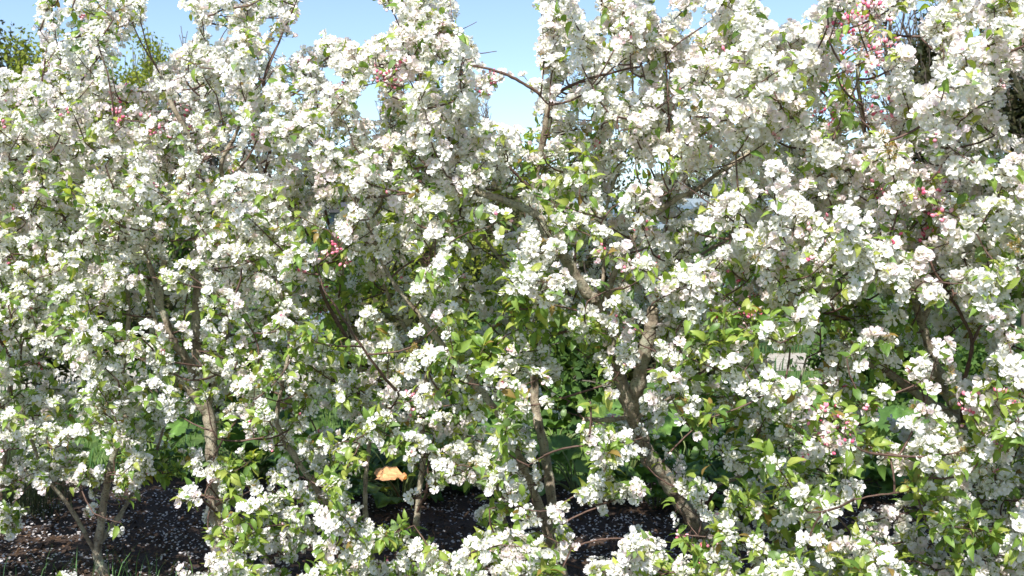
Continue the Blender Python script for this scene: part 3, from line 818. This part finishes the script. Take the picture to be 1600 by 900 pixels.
# ------------------------------------------------------------------ bark mulch and fallen petals
acc = Acc()
box = np.array([[x, y, z] for x in (-.5, .5) for y in (-.5, .5) for z in (-.5, .5)])
boxT = quads([[0, 1, 3, 2], [4, 6, 7, 5], [0, 4, 5, 1], [2, 3, 7, 6], [0, 2, 6, 4], [1, 5, 7, 3]])
for k in range(5500):
    y = rng.uniform(4.2, 7.0); x = rng.uniform(-.56, .56) * y * 1.1
    R = frame(unit(rng.normal(0, .5, 3) + (0, 0, 1)), rng.uniform(0, 6.28))
    s = np.array([rng.uniform(.015, .05), rng.uniform(.008, .02), rng.uniform(.003, .008)])
    taper = box * s; taper[4:, 1] *= rng.uniform(.3, 1)
    acc.add(taper @ R.T + (x, y, .008 + rng.uniform(0, .012)), boxT, np.array([.09, .054, .033]) * rng.uniform(.35, 1.6) * (1 if rng.random() < .93 else 3))
tag(link_mesh('bark_chips', acc.mesh('bark_chips', M_chip, False)), 'dark brown bark chips strewn over the bed under the trees', 'bark chips', kind='stuff')
acc = Acc()
pet = np.array([[-.5, -.4, .1], [.5, -.4, .12], [.62, .3, .15], [0, .6, .25], [-.62, .3, .12], [0, 0, 0]]); petT = np.array([[5, 0, 1], [5, 1, 2], [5, 2, 3], [5, 3, 4], [5, 4, 0]])
for k in range(17000):
    y = rng.uniform(4.1, 7.3); x = rng.uniform(-.58, .58) * y * 1.05
    if rng.random() > .55 + .4 * clump_noise(np.array([x * .5, y * .5, 1.])): continue
    R = frame(unit(rng.normal(0, .35, 3) + (0, 0, 1)), rng.uniform(0, 6.28))
    acc.add(pet * rng.uniform(.008, .015) @ R.T + (x, y, .022 + rng.uniform(-.006, .008)), petT, np.array([.8, .75, .74]) * rng.uniform(.75, 1.05))
tag(link_mesh('fallen_petals', acc.mesh('fallen_petals', M_petal)), 'white fallen petals scattered over the dark mulch', 'petals', kind='stuff')

# ------------------------------------------------------------------ broad-leaved plants behind the row
def broad_shape(seed, tint, wid):
    r = np.random.default_rng(seed)
    nu, nv = 12, 7; V, C = [], []
    ph = r.uniform(0, 6, 4)
    for i in range(nu + 1):
        u = i / nu; w = wid * (math.sin(math.pi * min(1, (u * .93 + .07)) ** .8) ** .75 if u < 1 else .02)
        for j in range(nv):
            s = j / (nv - 1) * 2 - 1
            cr = (.075 * math.sin(u * 21 + ph[0] + s * 3) * s * s + .05 * math.sin(abs(s) * 8 + ph[1] + u * 16) + .03 * math.sin(u * 29 + s * 13 + ph[3])) * min(1, 4 * u)
            V.append((s * w + .02 * math.sin(u * 11 + ph[2]), u - .12 * abs(s) * (1 - u) * (u < .3), -.35 * u * u + .25 * u + .22 * abs(s) * w + cr))
            C.append(np.array(tint) * (1.6 if j == 3 else 1) * r.uniform(.85, 1.12))
    T = quads([(i * nv + j, i * nv + j + 1, i * nv + nv + j + 1, i * nv + nv + j) for i in range(nu) for j in range(nv - 1)])
    return np.array(V), T, np.array(C)
B_T = [(.095, .18, .035), (.075, .15, .035), (.14, .23, .045), (.06, .115, .03)]
BROAD = [broad_shape(40 + k, B_T[k % 4], .42 if k % 2 else .52) for k in range(8)]
broad_me = [tri_mesh('leaf', V, T, M_bigleaf, C) for V, T, C in BROAD]
dead = broad_shape(99, (.78, .42, .19), .46)
dead_me = tri_mesh('leaf', *dead[:2], M_bigleaf, dead[2])
PL = [ # px, depth, leaves, size, label
 (905, 7.1, 12, .30, 'broad-leaved green plant between the central stems and the leaning pale trunk'),
 (985, 7.9, 13, .32, 'tall clump of broad green leaves seen left of the leaning trunk'),
 (1025, 6.75, 12, .28, 'low broad-leaved plant just behind the foot of the leaning pale trunk'),
 (1085, 7.5, 14, .33, 'sunlit crinkled broad-leaved plant right of the leaning pale trunk'),
 (1150, 6.6, 13, .31, 'dark blue-green broad-leaved plant at the foot of the leaning trunk, on its right'),
 (1215, 7.6, 12, .32, 'broad-leaved plant below the pale gravel path'),
 (1310, 7.0, 14, .34, 'shaded broad-leaved plant in the lower right behind thick blossom'),
 (1400, 7.4, 16, .40, 'large dark green leafy plant under the fork of the right-hand trunk'),
 (1500, 8.6, 13, .36, 'bright green leafy plant behind the red-brown shoot'),
 (1590, 8.0, 14, .38, 'bright green leafy plant at the right edge under the blossom'),
 (560, 7.3, 13, .30, 'dark leafy plant left of the orange leaf'),
 (625, 6.9, 14, .30, 'leafy plant holding one large withered orange leaf'),
 (712, 7.3, 12, .30, 'green leafy plant right of the orange leaf'),
 (790, 7.5, 12, .30, 'leafy plant behind the lower centre blossom, left of the two close stems'),
 (870, 8.6, 18, .34, 'leafy plant seen behind the taller of the two close stems'),
 (940, 9.2, 20, .40, 'upright leafy clump behind the pruned stub of the leaning trunk'),
 (1060, 9.0, 20, .40, 'upright leafy clump behind the cut stem right of the leaning trunk'),
 (1150, 8.8, 18, .36, 'leafy clump lower left of the pale path gap'),
 (1270, 8.6, 18, .36, 'leafy clump lower right of the pale path gap'),
 (700, 8.8, 18, .36, 'leafy clump behind the bright centre blossom ball'),
 (390, 7.6, 14, .28, 'leafy plant just right of the thick mottled trunk'),
 (240, 7.9, 14, .26, 'leafy plant in shade between the two trunks at lower left'),
 (470, 7.9, 11, .28, 'leafy plant behind the bent grey branch'),
]
def world_mat(p, d, up, s):
    y = unit(d); x = unit(np.cross(y, up)); z = np.cross(x, y)
    M4 = np.eye(4); M4[:3, :3] = np.stack([x, y, z], 1) * s; M4[:3, 3] = p
    return M4
for px, D, n, size, lab in PL:
    b = np.array([(px - 800) / FPX * D, D, 0.])
    n = int(n * 1.6); size = size * .74
    root = empty('broad_leaf_plant', b); tag(root, lab, 'plant', 'broad-leaved plants behind the crabapple row')
    for k in range(n):
        a = k * 2.4 + rng.uniform(-.3, .3); el = rng.uniform(.25, 1.15)
        hz = np.array([math.cos(a), math.sin(a), 0])
        st = b + hz * .03; L = rng.uniform(.14, .5) * (size / .26)
        e = st + hz * L * math.cos(el) + np.array([0, 0, L * math.sin(el)])
        V, T = tube(crom([st + (0, 0, -.02), (st + e) / 2 + (0, 0, .05), e], 4), np.linspace(.008, .005, 9), 5)
        link_mesh('leaf_stalk', tri_mesh('leaf_stalk', V, T, M_stalk, np.tile([.16, .2, .07], (len(V), 1))), root, base=b)
        d = unit(hz * math.cos(el * .6) + np.array([0, 0, math.sin(el * .6) - .1]) + rng.normal(0, .15, 3))
        link_mesh('leaf', broad_me[rng.integers(8)], root, world_mat(e, d, np.array([0, -.2, 1.]) + rng.normal(0, .2, 3), size * rng.uniform(.7, 1.15)).tolist(), b)
    if 'orange' in lab and 'holding' in lab:
        p = at(590, 746, 6.45)
        o = link_mesh('leaf', dead_me, root, world_mat(p, np.array([1., .15, .05]), np.array([-.05, -.35, 1.]), .19).tolist(), b)
        o['label'] = 'large withered orange leaf'
        V, T = tube(crom([b, (b + p) / 2 + (0, 0, .05), p], 4), np.linspace(.008, .005, 9), 5)
        link_mesh('leaf_stalk', tri_mesh('leaf_stalk', V, T, M_stalk, np.tile([.3, .2, .08], (len(V), 1))), root, base=b)

# ------------------------------------------------------------------ grass
def blades(name, pts, hmin, hmax, cols, lab, w=.004, lean=.5):
    acc = Acc()
    n = len(pts); h = rng.uniform(hmin, hmax, n)
    a = rng.uniform(0, 6.28, n); ln = rng.uniform(.1, lean, n) * h
    c, s = np.cos(a), np.sin(a)
    wv = np.stack([-s, c, 0 * s], 1) * w * rng.uniform(.6, 1.3, n)[:, None]; dv = np.stack([c, s, 0 * s], 1)
    up = np.array([0, 0, 1.])
    m = pts + up * (h * .6)[:, None] + dv * (ln * .35)[:, None]; t = pts + up * h[:, None] + dv * ln[:, None]
    V = np.stack([pts - wv, pts + wv, m + wv * .8, m - wv * .8, t], 1).reshape(-1, 3)
    T = (np.array([[0, 1, 2], [0, 2, 3], [3, 2, 4]])[None] + (np.arange(n) * 5)[:, None, None]).reshape(-1, 3)
    ci = np.array(cols)[rng.integers(len(cols), size=n)] * rng.uniform(.7, 1.25, (n, 1))
    acc.add(V, T, np.repeat(ci, 5, 0))
    return tag(link_mesh(name, acc.mesh(name, M_grass)), lab, 'grass', kind='stuff')
pts = []
def clump(px, D, n, r):
    c = np.array([(px - 800) / FPX * D, D, 0]); q = rng.normal(0, r, (n, 3)); q[:, 2] = 0
    pts.append(c + q)
for k in range(12): clump(rng.uniform(-20, 320), rng.uniform(4.95, 5.15), 5, .05)
for k in range(5): clump(rng.uniform(690, 760), rng.uniform(4.9, 5.0), 6, .04)
blades('long_grass', np.concatenate(pts), .10, .24, [(.07, .15, .05), (.1, .19, .06), (.05, .11, .05)], 'long thin grass blades along the bottom left of the bed', .0028, .95)
pts = []
for k in range(46): clump(rng.uniform(-60, 70), rng.uniform(6.3, 7.5), 40, .08)
blades('rush_grass', np.concatenate(pts), .2, .5, [(.03, .05, .025), (.05, .07, .035), (.08, .09, .04)], 'dark wiry grass standing behind the small tree at lower left', .002, .9)
n = 32000
yy = 7.4 + 22 * rng.random(n) ** 1.6; xx = rng.uniform(-.6, .6, n) * yy
q = np.stack([xx, yy], 1) - pa; dist = np.abs(q @ pn)
keep = (dist > 1.28) & ((q @ pn > 0) | (dist > 1.7)) & ~((xx > -7) & (xx < 6) & (yy < 7.6))
g3 = np.stack([xx, yy, np.full(n, -.04)], 1)[keep]
edge = dist[keep] < 1.9
blades('lawn_grass', g3, .06, .16, [(.06, .14, .03), (.09, .18, .035), (.13, .2, .05), (.05, .12, .04)], 'green lawn grass beyond the path', .006, .7)
m = 5200
tt = rng.uniform(0, Lp, m); sd = np.where(rng.random(m) < .8, rng.uniform(1.05, 1.75, m), -rng.uniform(1.15, 1.5, m))
e3 = np.concatenate([pa + pd * tt[:, None] + pn * sd[:, None], np.full((m, 1), -.03)], 1)
blades('verge_grass', e3[e3[:, 1] > 7.7], .05, .3, [(.05, .12, .05), (.08, .15, .06), (.16, .17, .07)], 'rough grass fringing the gravel path', .008, .8)

# ------------------------------------------------------------------ background trees and shrubs
def grow(base, height, spread, levels, rs, split=(3, 5), lift=.35):
    segs, tips = [], []
    def rec(p, d, L, r, lv):
        n = 4; pts = [p]; dd = d
        for k in range(n):
            dd = unit(dd + rs.normal(0, .11 + .05 * lv, 3) + np.array([0, 0, .05])); pts.append(pts[-1] + dd * L / n)
        segs.append((np.array(pts), r, r * .55, lv))
        if lv >= levels:
            tips.extend(pts[1:]); return
        for c in range(rs.integers(*split) + (1 if lv == 0 else 0)):
            k = rs.integers(2 if lv == 0 else 1, n + 1)
            ax = unit(rs.normal(0, 1, 3)); nd = unit(dd * .75 + ax * spread + np.array([0, 0, lift]))
            rec(pts[k], nd, L * rs.uniform(.5, .78), r * .5, lv + 1)
        rec(pts[-1], dd, L * .7, r * .55, lv + 1)
    rec(np.array(base, float), np.array([0, 0, 1.]), height * .36, height * .021, 0)
    return segs, np.array(tips)
def far_tree(name, lab, px, D, top, seed, leaf=None, nleaf=0, lsize=.1, spread=.6, levels=4, squash=None, lift=.35, cat='tree', z0=-.05, fill=0.):
    rs = np.random.default_rng(seed)
    b = np.array([(px - 800) / FPX * D, D, z0])
    ztop = at(px, top, D)[2]
    segs, tips = grow((0, 0, 0), ztop, spread, levels, rs, lift=lift)
    allz = max(s[0][:, 2].max() for s in segs); f = (ztop - z0) / allz
    wide = f if squash is None else squash / max(1e-3, np.percentile(np.abs(tips[:, 0]), 96))
    S = np.array([wide, wide, f]) * (.9 if nleaf > 2000 else 1)
    root = empty(name, b); tag(root, lab, cat, 'trees and shrubs far behind the row')
    tr, tw = Acc(), Acc()
    for P, r0, r1, lv in segs:
        V, T = tube((P if lv < 3 else P[::2]) * S, np.linspace(r0, r1, len(P if lv < 3 else P[::2])) * f + .004, 6 if lv < 2 else 3, cap=False)
        (tr if lv == 0 else tw).add(V, T)
    link_mesh('trunk', tr.mesh('trunk', M_farbark), root)
    tag(link_mesh('branches', tw.mesh('branches', M_farbark), root), kind='stuff')
    if nleaf:
        tips = tips * S
        k = rs.integers(len(tips), size=nleaf)
        c = tips[k] + rs.normal(0, lsize * 1.1, (nleaf, 3))
        sq = np.percentile(np.abs(tips[:, 0]), 96); zt = ztop - z0
        nc = 46; cc = rs.normal(0, 1, (nc, 3)); cc /= np.linalg.norm(cc, axis=1)[:, None]; cc *= rs.uniform(.6, .97, (nc, 1))
        cc = cc * (sq, sq, zt * .33) + (0, 0, zt * .66)
        kk = rs.integers(nc, size=nleaf); use = rs.random(nleaf) < .62
        cv = cc[kk] + np.clip(rs.normal(0, 1, (nleaf, 3)), -1.8, 1.8) * np.array([sq * .2, sq * .2, min(sq * .2, .42)])
        c = np.where(use[:, None], cv, c)
        if fill: c[:, :2] *= 1 - fill * rs.random((nleaf, 1))
        c[:, 2] = np.maximum(c[:, 2], .05)
        a = rs.normal(0, 1, (nleaf, 3)); a /= np.linalg.norm(a, axis=1)[:, None]
        bb = np.cross(a, rs.normal(0, 1, (nleaf, 3))); bb /= np.linalg.norm(bb, axis=1)[:, None]
        sz = lsize * rs.uniform(.6, 1.3, (nleaf, 1))
        V = np.stack([c - a * sz, c + bb * sz * .5, c + a * sz, c - bb * sz * .5], 1).reshape(-1, 3)
        T = (np.array([[0, 1, 2], [0, 2, 3]])[None] + (np.arange(nleaf) * 4)[:, None, None]).reshape(-1, 3)
        cl = np.array(leaf)[rs.integers(len(leaf), size=nleaf)] * rs.uniform(.7, 1.3, (nleaf, 1))
        acc = Acc(); acc.add(V, T, np.repeat(cl, 4, 0))
        tag(link_mesh('crown', acc.mesh('crown', M_bgleaf, False), root), kind='stuff')
    return root
YG = [(.22, .26, .04), (.27, .29, .045), (.17, .22, .04)]
OL = [(.07, .075, .03), (.09, .08, .04), (.05, .06, .025)]
DK = [(.05, .055, .025), (.075, .07, .035), (.04, .05, .025)]
GR = [(.07, .13, .03), (.1, .17, .035), (.05, .1, .03)]
far_tree('olive_tree', 'tall dull olive-brown tree at the upper left edge against the sky', -30, 38, 12, 1, OL, 13000, .10, squash=2.6)
far_tree('leafing_tree', 'rounded yellow-green tree behind the leftmost white spire', 100, 34, 38, 2, YG, 15000, .09, squash=2.4)
far_tree('leafing_tree', 'yellow-green tree with thin crown between two white spires at upper left', 222, 36, 46, 3, YG, 9000, .08, squash=1.5)
far_tree('bare_tree', 'leafless tree with fine twigs right of the yellow-green tree at upper left', 248, 42, 48, 4, None, 0, squash=1.0, levels=4)
far_tree('bare_tree', 'leafless tree peeping over blossom at upper left, near the bright sky', 328, 40, 52, 5, OL, 250, .08, squash=1.2)
far_tree('bare_tree', 'leafless tree showing through the small gap left of centre below the sky', 585, 42, 118, 6, None, 0, squash=2.2)
far_tree('bare_tree', 'pale leafless tree under the forked branch at top centre', 795, 45, 142, 7, None, 0, squash=2.4)
far_tree('bare_tree', 'tall leafless tree behind the top blossom right of centre', 1088, 40, 18, 8, None, 0, squash=2.0)
far_tree('bare_tree', 'leafless tree with grey twigs beside the pink-budded shoot at upper right', 1412, 36, -60, 9, OL, 700, .08, squash=1.8)
far_tree('olive_tree', 'dark ivy-grown tree behind the blossom at upper right', 1462, 33, 10, 10, DK, 8000, .11, squash=1.5, fill=.5)
far_tree('olive_tree', 'dense dark olive tree at the upper right edge', 1625, 30, -70, 11, DK, 15000, .11, squash=2.3, fill=.6)
far_tree('shrub', 'bright green shrub at the right edge below the dark tree', 1605, 24, 214, 12, GR, 5500, .08, levels=3, squash=1.2, cat='shrub')
far_tree('shrub', 'yellow-green shrub seen beside the blue-grey shed', 590, 19, 300, 13, YG, 6500, .05, levels=3, squash=.75, cat='shrub')
for k, (px, D, top, sq, lv) in enumerate([(20, 27, 250, 2.2, OL), (240, 29, 270, 2.2, GR), (420, 26, 300, 1.8, DK), (760, 28, 310, 2.0, OL), (1330, 27, 300, 2.2, GR), (1480, 24, 330, 1.8, DK), (930, 17, 330, 1.2, DK), (1125, 17.5, 320, 1.3, GR), (478, 15.5, 352, .9, GR), (60, 11.5, 440, 1.0, DK), (235, 12, 450, .9, DK), (340, 10, 500, .7, GR), (610, 10, 490, .8, DK), (800, 9.6, 500, .7, GR), (1010, 10, 490, .8, DK), (1400, 10, 500, .6, GR), (1510, 11.5, 530, .7, GR), (1075, 11, 520, .6, GR)]):
    far_tree('shrub', ['olive bush glimpsed through blossom at the left edge', 'green bush glimpsed through blossom above the three-stemmed tree',
        'dark bush glimpsed through the blossom left of the blue-grey shed', 'olive bush behind the blossom at the centre',
        'green bush behind the thick blossom at the right', 'dark bush behind the upper part of the right-hand tree',
        'dark bush before the greenhouse, behind the leaning trunk', 'green bush before the right half of the greenhouse', 'small green bush below the blue-grey shed',
        'dark bush behind the leftmost stem', 'dark bush between the small tree and the thick mottled trunk',
        'low green bush behind the fork of the thick mottled trunk', 'low dark bush behind the leafy shoot left of centre', 'low green bush behind the two close stems',
        'low dark bush behind the upper leaning trunk', 'low green bush right of the pale path gap', 'low green bush behind the red-brown shoot', 'low green bush left of the pale path gap'][k], px, D, top, 20 + k, lv, 6000 if D > 18 else 5000, .08 if D > 18 else .05, levels=3, squash=sq, cat='shrub')

for k, (px, top, sq) in enumerate([(450, 205, 5.), (690, 222, 5.), (935, 225, 5.), (1190, 190, 5.)]):
    far_tree('woodland_tree', ['dull olive tree far behind the blossom left of the small sky gap', 'dull olive tree far behind the blossom below the small sky gap',
        'dull olive tree far behind the bare fork at top centre', 'dull olive tree far behind the blossom at upper right of centre'][k], px, 46, top, 60 + k, OL, 9000, .11, squash=sq)
# clipped hedge
def hedge(lab, xa, xb, y, h, depth, cols):
    b = np.array([(xa + xb) / 2, y, -.03]); root = empty('clipped_hedge', b); tag(root, lab, 'hedge')
    n = 9000; L = xb - xa
    side = rng.random(n); u = rng.uniform(-L / 2, L / 2, n)
    yy = np.where(side < .55, -depth / 2, rng.uniform(-depth / 2, depth / 2, n)); zz = np.where(side < .55, h * rng.random(n), h)
    c = np.stack([u, yy, zz], 1) + rng.normal(0, .045, (n, 3))
    a = rng.normal(0, 1, (n, 3)); a /= np.linalg.norm(a, axis=1)[:, None]; q = np.cross(a, rng.normal(0, 1, (n, 3))); q /= np.linalg.norm(q, axis=1)[:, None]
    sz = rng.uniform(.03, .06, (n, 1))
    V = np.stack([c - a * sz, c + q * sz * .6, c + a * sz, c - q * sz * .6], 1).reshape(-1, 3)
    T = (np.array([[0, 1, 2], [0, 2, 3]])[None] + (np.arange(n) * 4)[:, None, None]).reshape(-1, 3)
    acc = Acc(); acc.add(V, T, np.repeat(np.array(cols)[rng.integers(len(cols), size=n)] * rng.uniform(.7, 1.2, (n, 1)), 4, 0))
    tag(link_mesh('foliage', acc.mesh('foliage', M_bgleaf, False), root), kind='stuff')
    core = Acc(); core.add(box * (L - .1, depth - .1, h - .06) + (0, 0, h / 2 - .03), boxT, (.03, .04, .015))
    link_mesh('branch_core', core.mesh('branch_core', M_bgleaf, False), root)
hedge('clipped yellow-green hedge seen low through the blossom left of centre', -3.2, 1.2, 17.5, 1.9, .8, YG)

# ------------------------------------------------------------------ shed and greenhouse
M_board = rock_mat('painted_board', [(.3, (.10, .13, .19)), (.6, (.16, .2, .28)), (.8, (.22, .27, .34))], 3, rough=.7, bump=.15, stretch=(3, 3, .4))
M_dark = rock_mat('roof_felt', [(.3, (.03, .03, .035)), (.7, (.07, .07, .075))], 12, rough=.9, bump=.3)
M_frame = rock_mat('frame_paint', [(.3, (.16, .2, .23)), (.7, (.25, .29, .32))], 8, rough=.5, bump=.05)
m, t, out = new_mat('greenhouse_glass')
g = N(t, 'ShaderNodeBsdfPrincipled'); g.inputs['Base Color'].default_value = (.2, .27, .3, 1); g.inputs['Roughness'].default_value = .15
g.inputs['Transmission Weight'].default_value = .55; g.inputs['IOR'].default_value = 1.45; t.links.new(g.outputs[0], out.inputs[0]); M_glass = m
def box_at(name, c, s, mat, root, base, rx=0.):
    me = tri_mesh(name, box * s, boxT, mat, np.ones((8, 3)), False)
    M4 = Matrix.Translation(Vector(c)) @ Matrix.Rotation(rx, 4, 'X')
    return link_mesh(name, me, root, M4, base)
D = 20.0; sx = (505 - 800) / FPX * D
b = np.array([sx, D, -.03]); root = empty('garden_shed', b); tag(root, 'blue-grey boarded shed glimpsed through the blossom left of centre', 'shed')
box_at('wall', (sx, D + .9, 1.3), (1.5, 1.6, 2.6), M_dark, root, b)
for k in range(11):
    box_at('board', (sx - .75 + .14 * k + .05, D + .08 - .004 * (k % 3), 1.3), (.132, .024, 2.6), M_board, root, b)
box_at('corner_post', (sx - .83, D + .07, 1.3), (.07, .07, 2.6), M_dark, root, b)
box_at('roof', (sx, D + .85, 2.72), (1.9, 2.0, .07), M_dark, root, b, rx=.12)
D = 22.0; gx0, gx1 = 1.5, 6.6
b = np.array([(gx0 + gx1) / 2, D, -.03]); root = empty('greenhouse', b); tag(root, 'pale blue-grey greenhouse far behind the blossom right of centre', 'greenhouse')
nb = 9; st = (gx1 - gx0) / nb
box_at('base_wall', (b[0], D, .3), (gx1 - gx0, .2, .66), M_frame, root, b)
box_at('gutter', (b[0], D - .02, 2.35), (gx1 - gx0 + .1, .14, .1), M_frame, root, b)
pit = math.atan2(.6, 2.2); ls = math.hypot(.6, 2.2)
for k in range(nb + 1):
    box_at('glazing_bar', (gx0 + st * k, D, 1.46), (.05, .07, 1.68), M_frame, root, b)
    box_at('rafter', (gx0 + st * k, D + 1.1, 2.4 + .3), (.05, ls, .07), M_frame, root, b, rx=pit)
for k in range(nb):
    box_at('pane', (gx0 + st * (k + .5), D + .01, 1.46), (st - .056, .012, 1.66), M_glass, root, b)
    box_at('roof_pane', (gx0 + st * (k + .5), D + 1.1, 2.4 + .295), (st - .056, ls - .02, .012), M_glass, root, b, rx=pit)
box_at('ridge', (b[0], D + 2.2, 3.03), (gx1 - gx0 + .1, .1, .12), M_frame, root, b)
box_at('back_wall', (b[0], D + 4.2, 1.2), (gx1 - gx0, .1, 2.4), M_frame, root, b)
